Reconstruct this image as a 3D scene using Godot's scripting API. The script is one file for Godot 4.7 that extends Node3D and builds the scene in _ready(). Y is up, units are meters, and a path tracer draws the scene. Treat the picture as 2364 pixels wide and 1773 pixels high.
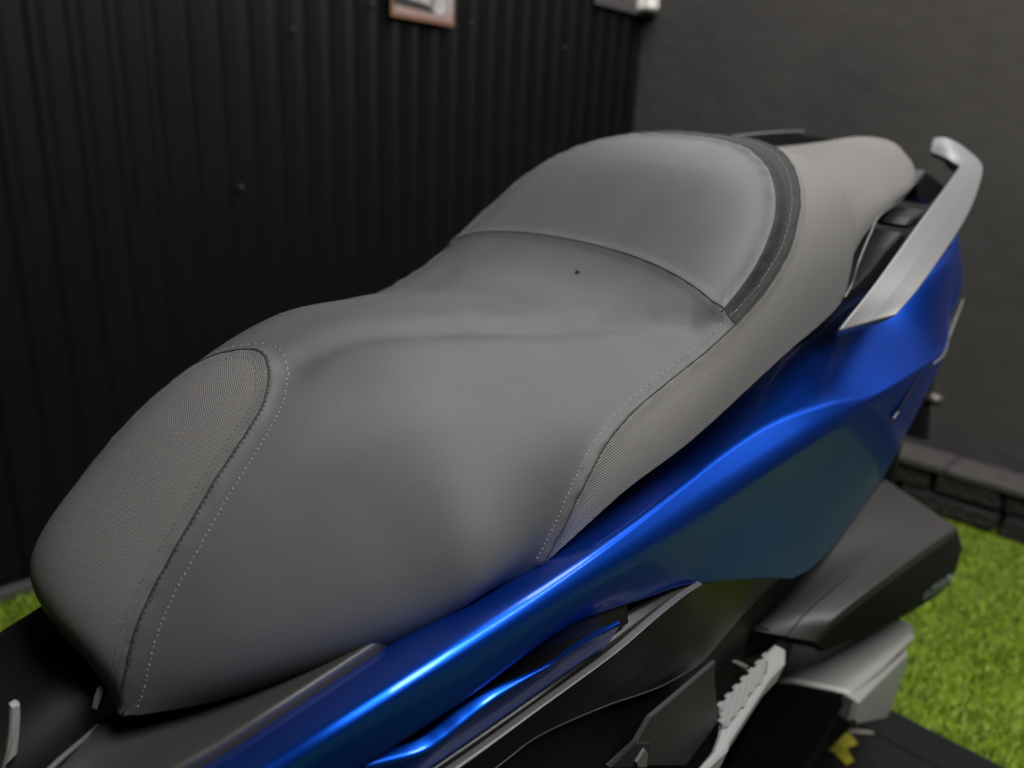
extends Node3D
# A parked scooter seen close over its seat, in the corner of a dark showroom bay with artificial turf.
# Scooter coordinates in the tables: [s metres to the rear, l metres to its left, h metres up].

var M := {}
var bike: Node3D
var rng := RandomNumberGenerator.new()

# ---------------------------------------------------------------- set-up: camera, world, lamps
func set_up() -> void:
	var cam := Camera3D.new()
	cam.name = "camera"
	var p := deg_to_rad(17.717)
	var r := deg_to_rad(2.76)
	var fw := Vector3(0, -sin(p), -cos(p))
	var up0 := Vector3(0, cos(p), -sin(p))
	var right := Vector3(1, 0, 0) * cos(r) + up0 * sin(r)
	var up := up0 * cos(r) - Vector3(1, 0, 0) * sin(r)
	cam.transform = Transform3D(Basis(right, up, -fw), Vector3(0, 0.937, 0))
	cam.near = 0.02
	cam.far = 30.0
	add_child(cam)
	var at := CameraAttributesPhysical.new()
	at.frustum_focal_length = 5.6
	at.frustum_focus_distance = 0.49
	at.exposure_aperture = 0.95
	at.frustum_near = 0.02
	at.frustum_far = 30.0
	cam.attributes = at
	cam.fov = 53.38
	var env := Environment.new()
	env.background_mode = Environment.BG_COLOR
	env.background_color = Color(0.012, 0.012, 0.0125).linear_to_srgb()
	env.tonemap_mode = Environment.TONE_MAPPER_LINEAR
	env.tonemap_exposure = 1.0
	env.sdfgi_enabled = true
	env.ssao_enabled = true
	env.ssil_enabled = true
	var we := WorldEnvironment.new()
	we.name = "world"
	we.environment = env
	add_child(we)

func lamps() -> void:
	lamp(Vector3(1.30, 2.45, -0.75), Vector2(0.22, 1.9), 136.0, 2.6, "long white ceiling lamp above the rear of the scooter")
	lamp(Vector3(0.70, 2.48, 0.1), Vector2(0.6, 1.2), 40.0, 8.2, "wide white ceiling lamp behind the camera, above the near side")
	lamp(Vector3(0.55, 2.5, -2.05), Vector2(0.5, 1.3), 40.0, 3.0, "unseen lamp added near the wall corner to brighten the blue flank")  # added lamp, brightens the front shelf of the blue flank

func lamp(at: Vector3, size: Vector2, turn: float, energy: float, label: String) -> void:
	var t := thing("ceiling_lamp", label, "lamp", at, "white ceiling lamps over the bay")
	t.rotation.y = deg_to_rad(turn)
	var box := BoxMesh.new()
	box.size = Vector3(size.x + 0.04, 0.06, size.y + 0.04)
	part("housing", box, M.white_plastic, t).position = Vector3(0, 0.04, 0)
	var glow := BoxMesh.new()
	glow.size = Vector3(size.x, 0.01, size.y)
	part("lamp_diffuser", glow, M.lamp_glow, t).position = Vector3(0, 0.003, 0)
	var l := AreaLight3D.new()
	l.name = "light"
	l.area_size = size
	l.light_energy = energy
	l.light_color = Color(1.0, 0.995, 0.99)
	l.shadow_enabled = true
	l.area_range = 8.0
	l.area_attenuation = 2.0
	l.rotation.x = -PI / 2
	l.position = Vector3(0, -0.006, 0)
	t.add_child(l)

# ---------------------------------------------------------------- naming
func numbered(called: String, parent: Node) -> String:
	if not parent.has_node(NodePath(called)):
		return called
	var k := 1
	while parent.has_node(NodePath("%s_%03d" % [called, k])):
		k += 1
	return "%s_%03d" % [called, k]

func thing(called: String, label: String, category: String, at := Vector3.ZERO, group := "") -> Node3D:
	var o := Node3D.new()
	o.name = numbered(called, self)
	add_child(o)
	o.position = at
	o.set_meta("label", label)
	o.set_meta("category", category)
	if group:
		o.set_meta("group", group)
	return o

func part(called: String, mesh: Mesh, mat: Material, parent: Node) -> MeshInstance3D:
	var o := MeshInstance3D.new()
	o.name = numbered(called, parent)
	o.mesh = mesh
	o.material_override = mat
	parent.add_child(o)
	return o

func stuff(o: Node) -> void:
	o.set_meta("kind", "stuff")

# ---------------------------------------------------------------- mesh building
func B(a) -> Vector3:
	return Vector3(a[1], a[2], -a[0])

func rowpts(table: Array) -> PackedVector3Array:
	var out := PackedVector3Array()
	for a in table:
		out.append(B(a))
	return out

func moved(r: PackedVector3Array, by: Vector3) -> PackedVector3Array:
	var out := PackedVector3Array()
	for p in r:
		out.append(p + by)
	return out

func mirrored(m: ArrayMesh) -> ArrayMesh:
	var out := ArrayMesh.new()
	for n in m.get_surface_count():
		var a := m.surface_get_arrays(n)
		var v: PackedVector3Array = a[Mesh.ARRAY_VERTEX]
		var nn: PackedVector3Array = a[Mesh.ARRAY_NORMAL]
		for i in v.size():
			v[i] = Vector3(-v[i].x, v[i].y, v[i].z)
			nn[i] = Vector3(-nn[i].x, nn[i].y, nn[i].z)
		a[Mesh.ARRAY_VERTEX] = v
		a[Mesh.ARRAY_NORMAL] = nn
		var ix: PackedInt32Array = a[Mesh.ARRAY_INDEX] if a[Mesh.ARRAY_INDEX] != null else PackedInt32Array(range(v.size()))
		for k in range(0, ix.size(), 3):
			var w := ix[k + 1]
			ix[k + 1] = ix[k + 2]
			ix[k + 2] = w
		a[Mesh.ARRAY_INDEX] = ix
		out.add_surface_from_arrays(Mesh.PRIMITIVE_TRIANGLES, a)
	return out

func cat(p0: Vector3, p1: Vector3, p2: Vector3, p3: Vector3, t: float) -> Vector3:
	return 0.5 * (2.0 * p1 + (p2 - p0) * t + (2.0 * p0 - 5.0 * p1 + 4.0 * p2 - p3) * t * t + (3.0 * p1 - p0 - 3.0 * p2 + p3) * t * t * t)

func resample(r: PackedVector3Array, n: int) -> PackedVector3Array:   # centripetal-like spline with n points
	var out := PackedVector3Array()
	var last := r.size() - 1
	for k in n:
		var x := float(k) / (n - 1) * last
		var i := mini(int(x), last - 1)
		var t := x - i
		var p1 := r[i]
		var p2 := r[i + 1]
		var p0 := r[i - 1] if i > 0 else p1 * 2.0 - p2
		var p3 := r[i + 2] if i + 2 <= last else p2 * 2.0 - p1
		out.append(cat(p0, p1, p2, p3, t))
	return out

func eased(r: PackedVector3Array, times: int) -> PackedVector3Array:   # irons out kinks, ends fixed
	for k in times:
		var w := r.duplicate()
		for i in range(1, r.size() - 1):
			w[i] = r[i] * 0.5 + (r[i - 1] + r[i + 1]) * 0.25
		r = w
	return r

func rounded(sec: PackedVector3Array, rad: Array, segs: int, along := 0.0) -> PackedVector3Array:   # a polyline whose inner corners are rounded
	var out := PackedVector3Array()
	var n := sec.size()
	out.append(sec[0])
	for i in range(1, n - 1):
		var a := sec[i - 1] - sec[i]
		var b := sec[i + 1] - sec[i]
		var la := maxf(a.length(), 1e-6)
		var lb := maxf(b.length(), 1e-6)
		var r: float = rad[i - 1] if not rad[i - 1] is Array else lerpf(rad[i - 1][0], rad[i - 1][1], smoothstep(0.30, 0.60, along))
		var pa := sec[i] + a * minf(0.5, r / la)
		var pb := sec[i] + b * minf(0.5, r / lb)
		for k in segs + 1:
			var t := float(k) / segs
			out.append(pa.lerp(sec[i], t).lerp(sec[i].lerp(pb, t), t))
	out.append(sec[n - 1])
	return out

func grid_mesh(g: Array, closed := false) -> ArrayMesh:   # rows of points, smooth normals
	var nu := g.size()
	var nv: int = g[0].size()
	var v := PackedVector3Array()
	var nn := PackedVector3Array()
	var uv := PackedVector2Array()
	var au := 0.0
	for i in nu:
		var av := 0.0
		if i > 0:
			au += (g[i][nv / 2] - g[i - 1][nv / 2]).length()
		for j in nv:
			var p: Vector3 = g[i][j]
			var du: Vector3 = g[mini(i + 1, nu - 1)][j] - g[maxi(i - 1, 0)][j]
			var jn := j + 1
			var jp := j - 1
			if closed:
				jn = 1 if j == nv - 1 else j + 1
				jp = nv - 2 if j == 0 else j - 1
			jn = mini(jn, nv - 1)
			jp = maxi(jp, 0)
			var dv: Vector3 = g[i][jn] - g[i][jp]
			if dv.length() < 1e-7:
				dv = g[i][mini(j + 2, nv - 1)] - g[i][maxi(j - 2, 0)]
			var n := du.cross(dv)
			if j > 0:
				av += (p - g[i][j - 1]).length()
			v.append(p)
			nn.append(n.normalized() if n.length() > 1e-12 else (nn[nn.size() - 1] if nn.size() else Vector3.UP))
			uv.append(Vector2(au, av))
	var ix := PackedInt32Array()
	for i in nu - 1:
		for j in nv - 1:
			var a := i * nv + j
			# normal is du x dv: clockwise seen from its tip
			ix.append_array([a, a + 1, a + nv, a + 1, a + nv + 1, a + nv])
	return arrays(v, nn, uv, ix)

func arrays(v: PackedVector3Array, nn: PackedVector3Array, uv: PackedVector2Array, ix: PackedInt32Array) -> ArrayMesh:
	var a := []
	a.resize(Mesh.ARRAY_MAX)
	a[Mesh.ARRAY_VERTEX] = v
	a[Mesh.ARRAY_NORMAL] = nn
	if uv.size():
		a[Mesh.ARRAY_TEX_UV] = uv
	a[Mesh.ARRAY_INDEX] = ix
	var m := ArrayMesh.new()
	m.add_surface_from_arrays(Mesh.PRIMITIVE_TRIANGLES, a)
	return m

func loft(rows: Array, n: int, rad: Array, segs := 6, sub := 1) -> ArrayMesh:
	var rs := []
	for r in rows:
		rs.append(resample(r, n))
	var g := []
	for k in n:
		var sec := PackedVector3Array()
		for r in rs:
			sec.append(r[k])
		var q := rounded(sec, rad, segs, float(k) / (n - 1))
		if sub > 1:
			var w := PackedVector3Array()
			for i in q.size() - 1:
				for m in sub:
					w.append(q[i].lerp(q[i + 1], float(m) / sub))
			w.append(q[q.size() - 1])
			q = w
		g.append(q)
	return grid_mesh(g)

func join(list: Array) -> ArrayMesh:
	var st := SurfaceTool.new()
	st.begin(Mesh.PRIMITIVE_TRIANGLES)
	for m in list:
		st.append_from(m, 0, Transform3D())
	return st.commit()

func tube(path: PackedVector3Array, rad: float, sides := 8) -> ArrayMesh:
	var g := []
	var n := path.size()
	var side := Vector3.ZERO
	for i in n:
		var t := (path[mini(i + 1, n - 1)] - path[maxi(i - 1, 0)]).normalized()
		if i == 0:
			side = t.cross(Vector3.UP if absf(t.y) < 0.9 else Vector3.RIGHT).normalized()
		else:
			side = (side - t * side.dot(t)).normalized()
		var w := t.cross(side)
		var ring := PackedVector3Array()
		for k in sides + 1:
			var a := TAU * k / sides
			ring.append(path[i] + (side * cos(a) + w * sin(a)) * rad)
		g.append(ring)
	var ca := PackedVector3Array()
	var cb := PackedVector3Array()
	for k in sides + 1:
		ca.append(path[0])
		cb.append(path[n - 1])
	g.push_front(ca)
	g.push_back(cb)
	return grid_mesh(g, true)

func face(st: SurfaceTool, a: Vector3, b: Vector3, c: Vector3, n: Vector3) -> void:   # one flat triangle whose front looks along n
	if (b - a).cross(c - a).dot(n) > 0.0:
		var w := b
		b = c
		c = w
	st.set_normal(n)
	st.add_vertex(a)
	st.set_normal(n)
	st.add_vertex(b)
	st.set_normal(n)
	st.add_vertex(c)

func slab(poly: PackedVector3Array, depth: Vector3, bev: float) -> ArrayMesh:   # a polygon with thickness and chamfered rim
	var n := poly.size()
	var c := Vector3.ZERO
	var nn := Vector3.ZERO
	for i in n:
		c += poly[i] / n
		nn += poly[i].cross(poly[(i + 1) % n])
	nn = nn.normalized()
	if nn.dot(depth) > 0.0:
		nn = -nn
	var ex := (poly[1] - poly[0]).normalized()
	ex = (ex - nn * ex.dot(nn)).normalized()
	var ey := nn.cross(ex)
	var flat := PackedVector2Array()
	for p in poly:
		flat.append(Vector2((p - c).dot(ex), (p - c).dot(ey)))
	var tri := Geometry2D.triangulate_polygon(flat)
	var area := 0.0
	for i in n:
		area += flat[i].cross(flat[(i + 1) % n])
	var s := 1.0 if area > 0.0 else -1.0
	var top := PackedVector3Array()
	var outn := PackedVector3Array()
	for i in n:
		var e0 := (flat[i] - flat[(i + n - 1) % n]).normalized()
		var e1 := (flat[(i + 1) % n] - flat[i]).normalized()
		var n0 := Vector2(e0.y, -e0.x) * s
		var n1 := Vector2(e1.y, -e1.x) * s
		var m := (n0 + n1)
		m = m / maxf(m.length_squared() * 0.5, 0.35)
		top.append(poly[i] - (ex * m.x + ey * m.y) * bev)
		outn.append(ex * m.x + ey * m.y)
	var st := SurfaceTool.new()
	st.begin(Mesh.PRIMITIVE_TRIANGLES)
	for k in range(0, tri.size(), 3):
		face(st, top[tri[k]], top[tri[k + 1]], top[tri[k + 2]], nn)
		face(st, poly[tri[k]] + depth, poly[tri[k + 1]] + depth, poly[tri[k + 2]] + depth, -nn)
	for i in n:
		var j := (i + 1) % n
		var e := (poly[j] - poly[i]).normalized()
		var on := (outn[i] + outn[j]).normalized()
		on = (on - e * on.dot(e)).normalized()
		var rim_i := poly[i] - nn * bev
		var rim_j := poly[j] - nn * bev
		var bn := (nn + on).normalized()
		face(st, top[i], top[j], rim_i, bn)
		face(st, top[j], rim_j, rim_i, bn)
		face(st, rim_i, rim_j, poly[i] + depth, on)
		face(st, rim_j, poly[j] + depth, poly[i] + depth, on)
	return st.commit()

func block(size: Vector3, bev: float, rough := 0.0) -> ArrayMesh:   # a chamfered box, its corners a little uneven
	var h := size * 0.5
	var st := SurfaceTool.new()
	st.begin(Mesh.PRIMITIVE_TRIANGLES)
	var co := {}
	for x in [-1, 1]:
		for y in [-1, 1]:
			for z in [-1, 1]:
				var j := Vector3(rng.randf_range(-1, 1), rng.randf_range(-1, 1), rng.randf_range(-1, 1)) * rough
				co[Vector3i(x, y, z)] = Vector3(x * h.x, y * h.y, z * h.z) + j
	var at := func(k: Vector3i, axis: int) -> Vector3:
		var o: Vector3 = co[k]
		for a in 3:
			if a != axis:
				o[a] -= k[a] * bev
		return o
	for axis in 3:
		var b := (axis + 1) % 3
		var c := (axis + 2) % 3
		for s in [-1, 1]:
			var q := []
			for d in [[-1, -1], [1, -1], [1, 1], [-1, 1]]:
				var k := Vector3i()
				k[axis] = s
				k[b] = d[0]
				k[c] = d[1]
				q.append(at.call(k, axis))
			var n := Vector3()
			n[axis] = s
			face(st, q[0], q[1], q[2], n)
			face(st, q[0], q[2], q[3], n)
		for d in [[-1, -1], [1, -1], [1, 1], [-1, 1]]:
			var k0 := Vector3i()
			k0[axis] = -1
			k0[b] = d[0]
			k0[c] = d[1]
			var k1 := k0
			k1[axis] = 1
			var n := Vector3()
			n[b] = d[0]
			n[c] = d[1]
			n = n.normalized()
			face(st, at.call(k0, b), at.call(k1, b), at.call(k0, c), n)
			face(st, at.call(k1, b), at.call(k1, c), at.call(k0, c), n)
	for k in co:
		face(st, at.call(k, 0), at.call(k, 1), at.call(k, 2), Vector3(k).normalized())
	return st.commit()

# ---------------------------------------------------------------- materials
func noise_tex(freq: float, lo: float, hi: float, size := 512, octaves := 4, bump := false) -> NoiseTexture2D:
	var n := FastNoiseLite.new()
	n.seed = int(freq * 977.0) + octaves
	n.noise_type = FastNoiseLite.TYPE_SIMPLEX_SMOOTH
	n.frequency = freq
	n.fractal_octaves = octaves
	var t := NoiseTexture2D.new()
	t.width = size
	t.height = size
	t.seamless = true
	t.noise = n
	if not bump:
		var g := Gradient.new()
		g.set_color(0, Color(lo, lo, lo).linear_to_srgb())
		g.set_color(1, Color(hi, hi, hi).linear_to_srgb())
		t.color_ramp = g
	return t

func mat(lin: Color, rough: float, metal := 0.0) -> StandardMaterial3D:
	var m := StandardMaterial3D.new()
	m.albedo_color = lin.linear_to_srgb()
	m.roughness = rough
	m.metallic = metal
	return m

func grained(m: StandardMaterial3D, tex: Texture2D, scale: float, bump: Texture2D = null, amount := 0.0) -> StandardMaterial3D:
	m.albedo_texture = tex
	m.uv1_triplanar = true
	m.uv1_scale = Vector3(scale, scale, scale)
	if bump:
		m.heightmap_enabled = true
		m.heightmap_texture = bump
		m.heightmap_scale = amount
	return m

func mottled(m: StandardMaterial3D, tex: Texture2D) -> StandardMaterial3D:   # broad uneven tone laid over the grain
	m.detail_enabled = true
	m.detail_blend_mode = BaseMaterial3D.BLEND_MODE_MUL
	m.detail_albedo = tex
	m.detail_uv_layer = BaseMaterial3D.DETAIL_UV_2
	m.uv2_triplanar = true
	m.uv2_scale = Vector3(2.2, 2.2, 2.2)
	return m

func weave_image() -> ImageTexture:   # raised dots in staggered rows, as on the non-slip seat cloth
	var n := 96
	var im := Image.create(n, n, false, Image.FORMAT_RGBA8)
	for y in n:
		for x in n:
			var fx := float(x) / n * 4.0
			var fy := float(y) / n * 4.0
			var row := int(fy)
			fx += 0.5 * (row % 2)
			var dx := fx - floorf(fx) - 0.5
			var dy := fy - floorf(fy) - 0.5
			var h := clampf(1.0 - (pow(absf(dx) * 2.2, 2.0) + pow(absf(dy) * 2.5, 2.0)), 0.0, 1.0)
			im.set_pixel(x, y, Color(h, h, h))
	return ImageTexture.create_from_image(im)

func weave_tone() -> ImageTexture:
	var n := 96
	var im := Image.create(n, n, false, Image.FORMAT_RGBA8)
	for y in n:
		for x in n:
			var fx := float(x) / n * 4.0
			var fy := float(y) / n * 4.0
			fx += 0.5 * (int(fy) % 2)
			var dx := fx - floorf(fx) - 0.5
			var dy := fy - floorf(fy) - 0.5
			var h := clampf(1.0 - (pow(absf(dx) * 2.2, 2.0) + pow(absf(dy) * 2.5, 2.0)), 0.0, 1.0)
			var c := 0.72 + 0.28 * h
			im.set_pixel(x, y, Color(c, c, c).linear_to_srgb())
	return ImageTexture.create_from_image(im)

func make_materials() -> void:
	var fine := noise_tex(0.12, 0.72, 1.0, 512, 4)
	var grain := noise_tex(0.09, 0, 1, 512, 3, true)
	var cloudy := noise_tex(0.012, 0.78, 1.0, 512, 5)
	M.leather = mottled(grained(mat(Color(0.070, 0.0705, 0.070), 0.6), fine, 21.0, grain, 0.02), cloudy)
	M.pad_leather = mottled(grained(mat(Color(0.084, 0.083, 0.0815), 0.62), fine, 21.0, grain, 0.02), cloudy)
	M.band_leather = grained(mat(Color(0.006, 0.006, 0.006), 0.75), fine, 21.0, grain, 0.005)
	var weave := weave_image()
	var tone := weave_tone()
	for k in [["nose_cloth", Color(0.128, 0.123, 0.119), 0.0056, 0.05], ["side_cloth", Color(0.182, 0.174, 0.166), 0.0074, 0.09]]:
		var m := mat(k[1], 0.5)
		m.albedo_texture = tone
		m.uv1_scale = Vector3(1.0 / k[2], 1.0 / k[2], 1)
		m.heightmap_enabled = true
		m.heightmap_texture = weave
		m.heightmap_scale = k[3]
		M[k[0]] = m
	M.thread_dark = mat(Color(0.006, 0.006, 0.006), 0.8)
	M.thread_grey = mat(Color(0.05, 0.048, 0.046), 0.8)
	M.thread_light = mat(Color(0.20, 0.195, 0.187), 0.8)
	M.blue = mat(Color(0.004, 0.070, 0.52), 0.38, 0.95)
	M.blue.clearcoat_enabled = true
	M.blue.clearcoat = 0.32
	M.blue.clearcoat_roughness = 0.09
	M.silver_paint = grained(mat(Color(0.155, 0.155, 0.154), 0.45, 0.25), noise_tex(0.2, 0.93, 1.0, 256, 2), 20.0)
	M.black_plastic = grained(mat(Color(0.0055, 0.0055, 0.0055), 0.5), noise_tex(0.1, 0.7, 1.0, 256, 3), 12.0)
	M.black_soft = mat(Color(0.005, 0.005, 0.005), 0.75)
	M.grey_plastic = grained(mat(Color(0.028, 0.027, 0.0265), 0.55), fine, 14.0, grain, 0.012)
	M.box_plastic = grained(mat(Color(0.030, 0.0275, 0.0265), 0.6), fine, 14.0, grain, 0.02)
	M.guard_plastic = grained(mat(Color(0.021, 0.020, 0.020), 0.55), fine, 14.0)
	M.trim_grey = mat(Color(0.085, 0.082, 0.08), 0.5, 0.1)
	M.edge_grey = mat(Color(0.05, 0.048, 0.046), 0.45)
	M.gloss_black = mat(Color(0.006, 0.006, 0.006), 0.38)
	M.pale_trim = mat(Color(0.22, 0.21, 0.195), 0.5)
	M.metal = mat(Color(0.30, 0.295, 0.29), 0.38, 0.35)
	M.case_silver = mat(Color(0.28, 0.275, 0.265), 0.45, 0.1)
	M.lens = mat(Color(0.006, 0.005, 0.007), 0.08)
	M.lens.clearcoat_enabled = true
	M.lens.clearcoat = 1.0
	M.lens.clearcoat_roughness = 0.03
	M.amber = mat(Color(0.04, 0.034, 0.027), 0.4)
	M.rubber = mat(Color(0.010, 0.010, 0.010), 0.85)
	M.sheet_black = grained(mat(Color(0.0048, 0.005, 0.0049), 0.46), cloudy, 0.7)
	M.plaster = grained(mat(Color(0.055, 0.051, 0.049), 0.85), noise_tex(0.006, 0.8, 1.0, 512, 6), 0.5, noise_tex(0.05, 0, 1, 512, 4, true), 0.15)
	M.coping = grained(mat(Color(0.055, 0.050, 0.048), 0.8), noise_tex(0.03, 0.6, 1.0, 256, 5), 2.0)
	M.stone = grained(mat(Color(0.022, 0.022, 0.020), 0.9), noise_tex(0.05, 0.3, 1.0, 256, 5), 3.0, noise_tex(0.06, 0, 1, 256, 4, true), 0.8)
	M.white_plastic = mat(Color(0.8, 0.78, 0.74), 0.4)
	M.caught_light_grey = mat(Color(0.075, 0.07, 0.07), 0.5, 0.3)  # lighter grey that paints light caught by the wall sheet
	M.screw = mat(Color(0.03, 0.028, 0.024), 0.7)
	M.turf = grained(mat(Color(0.15, 0.22, 0.012), 0.95), noise_tex(0.02, 0.45, 1.0, 512, 5), 1.2)
	M.blade = mat(Color(1, 1, 1), 0.6)
	M.blade.vertex_color_use_as_albedo = true
	M.mat_rubber = grained(mat(Color(0.006, 0.0055, 0.0055), 0.75), noise_tex(0.05, 0.6, 1.0, 256, 4), 3.0)
	M.yellow = mat(Color(0.26, 0.23, 0.008), 0.8)
	M.pale_stroke = mat(Color(0.16, 0.16, 0.14), 0.7)
	M.navy = mat(Color(0.010, 0.020, 0.045), 0.3)
	M.teal_print = mat(Color(0.10, 0.12, 0.12), 0.5)
	for k in ["black_soft", "black_plastic", "mat_rubber", "rubber", "sheet_black", "plaster", "turf"]:
		M[k].metallic_specular = 0.3
	for k in ["leather", "pad_leather", "nose_cloth", "side_cloth", "band_leather"]:
		M[k].metallic_specular = 0.38
	M.lamp_glow = mat(Color(0.9, 0.9, 0.9), 0.5)
	M.lamp_glow.emission_enabled = true
	M.lamp_glow.emission = Color(1, 0.985, 0.96)
	M.lamp_glow.emission_energy_multiplier = 1.0

# ---------------------------------------------------------------- the seat
const SEAT_E := [[0.008, 0.07, 0.6437], [0.0202, 0.078, 0.6436], [0.0595, 0.098, 0.6469], [0.1331, 0.128, 0.6588], [0.175, 0.148, 0.6799], [0.2233, 0.163, 0.6963], [0.2931, 0.171, 0.7297], [0.3702, 0.172, 0.7487], [0.4981, 0.168, 0.7872], [0.6112, 0.162, 0.8175], [0.6254, 0.158, 0.8561], [0.6743, 0.15, 0.882], [0.7446, 0.142, 0.9009], [0.8439, 0.125, 0.919], [0.975, 0.068, 0.93]]
const SEAT_C := [[0.0092, 0.6404], [-0.0072, 0.6937], [0.0385, 0.747], [0.1051, 0.794], [0.1818, 0.8173], [0.2628, 0.8186], [0.3419, 0.8188], [0.4203, 0.8437], [0.5122, 0.9258], [0.5961, 0.9503], [0.6849, 0.9378], [0.7836, 0.9331], [0.8787, 0.9405], [0.9708, 0.9471], [1.0177, 0.9639]]
const SEAT_A := [[0.8862, 0.8655, 2.0086], [0.9039, 0.8854, 2.0033], [0.9036, 0.895, 1.9913], [0.9069, 0.8962, 1.981], [0.8676, 0.8735, 1.9668], [0.8344, 0.8559, 1.9603], [0.8219, 0.8245, 1.9571], [0.7694, 0.7161, 1.9538], [0.685, 0.5748, 1.9545], [0.7076, 0.6148, 1.9789], [0.7632, 0.7082, 2.0336], [0.811, 0.8022, 2.1273], [0.8504, 0.8982, 2.2612], [0.8953, 1.0127, 2.4224], [0.9598, 1.1324, 2.5699]]
const NOSE := [[-0.5, 0.8], [0, 0.77], [0.55, 0.72], [0.925, 0.67], [1.325, 0.565], [1.65, 0.485], [1.875, 0.435], [2.125, 0.38], [2.45, 0.305], [2.8, 0.235], [2.975, 0.195], [3.1, 0.15], [3.175, 0.11], [3.25, 0.065], [3.3, 0.028], [3.312, 0]]
const SIDE := [[4.9, 1.02], [5, 0.985], [5.125, 0.955], [5.25, 0.92], [5.375, 0.875], [5.475, 0.84], [5.6, 0.8], [5.75, 0.76], [5.95, 0.73], [6.175, 0.708], [6.55, 0.695], [6.875, 0.7], [7.175, 0.722], [7.375, 0.74], [7.55, 0.752], [7.7, 0.75], [7.9, 0.72], [8.05, 0.667], [8.225, 0.585], [8.35, 0.515], [8.5, 0.435], [8.65, 0.36], [8.82, 0.28], [9, 0.19], [9.12, 0.1], [9.17, 0.04], [9.18, 0]]
const PAD := [[7.3, 0.64], [7.475, 0.64], [7.625, 0.63], [7.775, 0.6], [7.95, 0.54], [8.075, 0.475], [8.175, 0.42], [8.3, 0.345], [8.425, 0.265], [8.54, 0.19], [8.63, 0.12], [8.69, 0.05], [8.7, 0]]
const RIDGE := [[3.4, 0.11], [3.6, 0.085], [3.85, 0.085], [4.15, 0.10], [4.5, 0.125], [4.95, 0.15], [5.4, 0.185], [5.9, 0.235], [6.35, 0.30], [6.8, 0.40], [7.1, 0.53]]
const U_MAX := 14.0

func knots(t: Array, u: float) -> Array:   # spline through a table at u
	var last := t.size() - 1
	var i := clampi(int(floorf(u)), 0, last - 1)
	var x := u - i
	var out := []
	for k in t[0].size():
		var p1: float = t[i][k]
		var p2: float = t[i + 1][k]
		var p0: float = t[i - 1][k] if i > 0 else 2.0 * p1 - p2
		var p3: float = t[i + 2][k] if i + 2 <= last else 2.0 * p2 - p1
		out.append(0.5 * (2.0 * p1 + (p2 - p0) * x + (2.0 * p0 - 5.0 * p1 + 4.0 * p2 - p3) * x * x + (3.0 * p1 - p0 - 3.0 * p2 + p3) * x * x * x))
	return out

func seat_point(e: Array, c: Array, a: Array, v: float) -> Vector3:
	var th := minf(absf(v), 1.0) * PI / 2
	var fl := pow(maxf(sin(th), 0.0), a[0])
	var fd := 1.0 - pow(maxf(cos(th), 0.0), a[1])
	var s: float = c[0] + (e[0] - c[0]) * pow(fl, a[2])
	var curl := clampf((absf(v) - 0.45) / 0.55, 0.0, 1.0)
	var l: float = e[1] * (fl + e[3] * curl * curl * curl * (1.0 - curl) * 9.48) * signf(v)
	var h: float = c[1] + (e[2] - c[1]) * fd
	return Vector3(l, h, -s)

func seat_at(u: float, v: float) -> Vector3:
	var e := knots(SEAT_E, u)
	e.append(curl_at(u))
	return seat_point(e, knots(SEAT_C, u), knots(SEAT_A, u), v)

func curl_at(u: float) -> float:   # how far the flank bulges before it tucks under
	return 0.17 * smoothstep(0.6, 3.0, u) * (1.0 - smoothstep(3.6, 5.4, u))

func lookup(t: Array, u: float, before: float, after: float) -> float:   # piecewise linear v(u)
	if u <= t[0][0]:
		return before
	for i in t.size() - 1:
		if u <= t[i + 1][0]:
			return lerpf(t[i][1], t[i + 1][1], (u - t[i][0]) / (t[i + 1][0] - t[i][0]))
	return after * (u - t[t.size() - 1][0])

func front_seam(v: float) -> float:
	return 7.165 + 0.38 * v * v

var sg_v := PackedVector3Array()
var sg_n := PackedVector3Array()
var sg_uv := PackedVector2Array()
var sg_lv := [PackedFloat32Array(), PackedFloat32Array(), PackedFloat32Array(), PackedFloat32Array()]
const NU := 500
const NV := 281

func seam_uv(table: Array, from_u: float) -> Array:   # the seam from its near end over the centre to its far end, in (u, v)
	var half := []
	for p in table:
		if p[0] >= from_u:
			half.append(Vector2(p[0], p[1]))
	var out := half.duplicate()
	for k in range(half.size() - 2, -1, -1):
		out.append(Vector2(half[k].x, -half[k].y))
	# smooth and densify by length on the surface
	var dense := []
	for i in out.size() - 1:
		var p1: Vector2 = out[i]
		var p2: Vector2 = out[i + 1]
		var p0: Vector2 = out[i - 1] if i > 0 else p1 * 2.0 - p2
		var p3: Vector2 = out[i + 2] if i + 2 < out.size() else p2 * 2.0 - p1
		for k in 12:
			var t := k / 12.0
			dense.append(0.5 * (2.0 * p1 + (p2 - p0) * t + (2.0 * p0 - 5.0 * p1 + 4.0 * p2 - p3) * t * t + (3.0 * p1 - p0 - 3.0 * p2 + p3) * t * t * t))
	dense.append(out[out.size() - 1])
	return dense

func even(list: Array, step: float) -> Array:   # [uv, 3-D point] at even spacing along a seam
	var out := []
	var prev := seat_at(list[0].x, list[0].y)
	var prev_uv: Vector2 = list[0]
	var left := 0.0
	out.append([prev_uv, prev])
	for i in range(1, list.size()):
		var p := seat_at(list[i].x, list[i].y)
		var d := prev.distance_to(p)
		var at := step - left
		while at <= d:
			var f := at / d
			var w: Vector2 = prev_uv.lerp(list[i], f)
			out.append([w, prev.lerp(p, f)])
			at += step
		left = d - (at - step)
		prev = p
		prev_uv = list[i]
	return out

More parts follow.
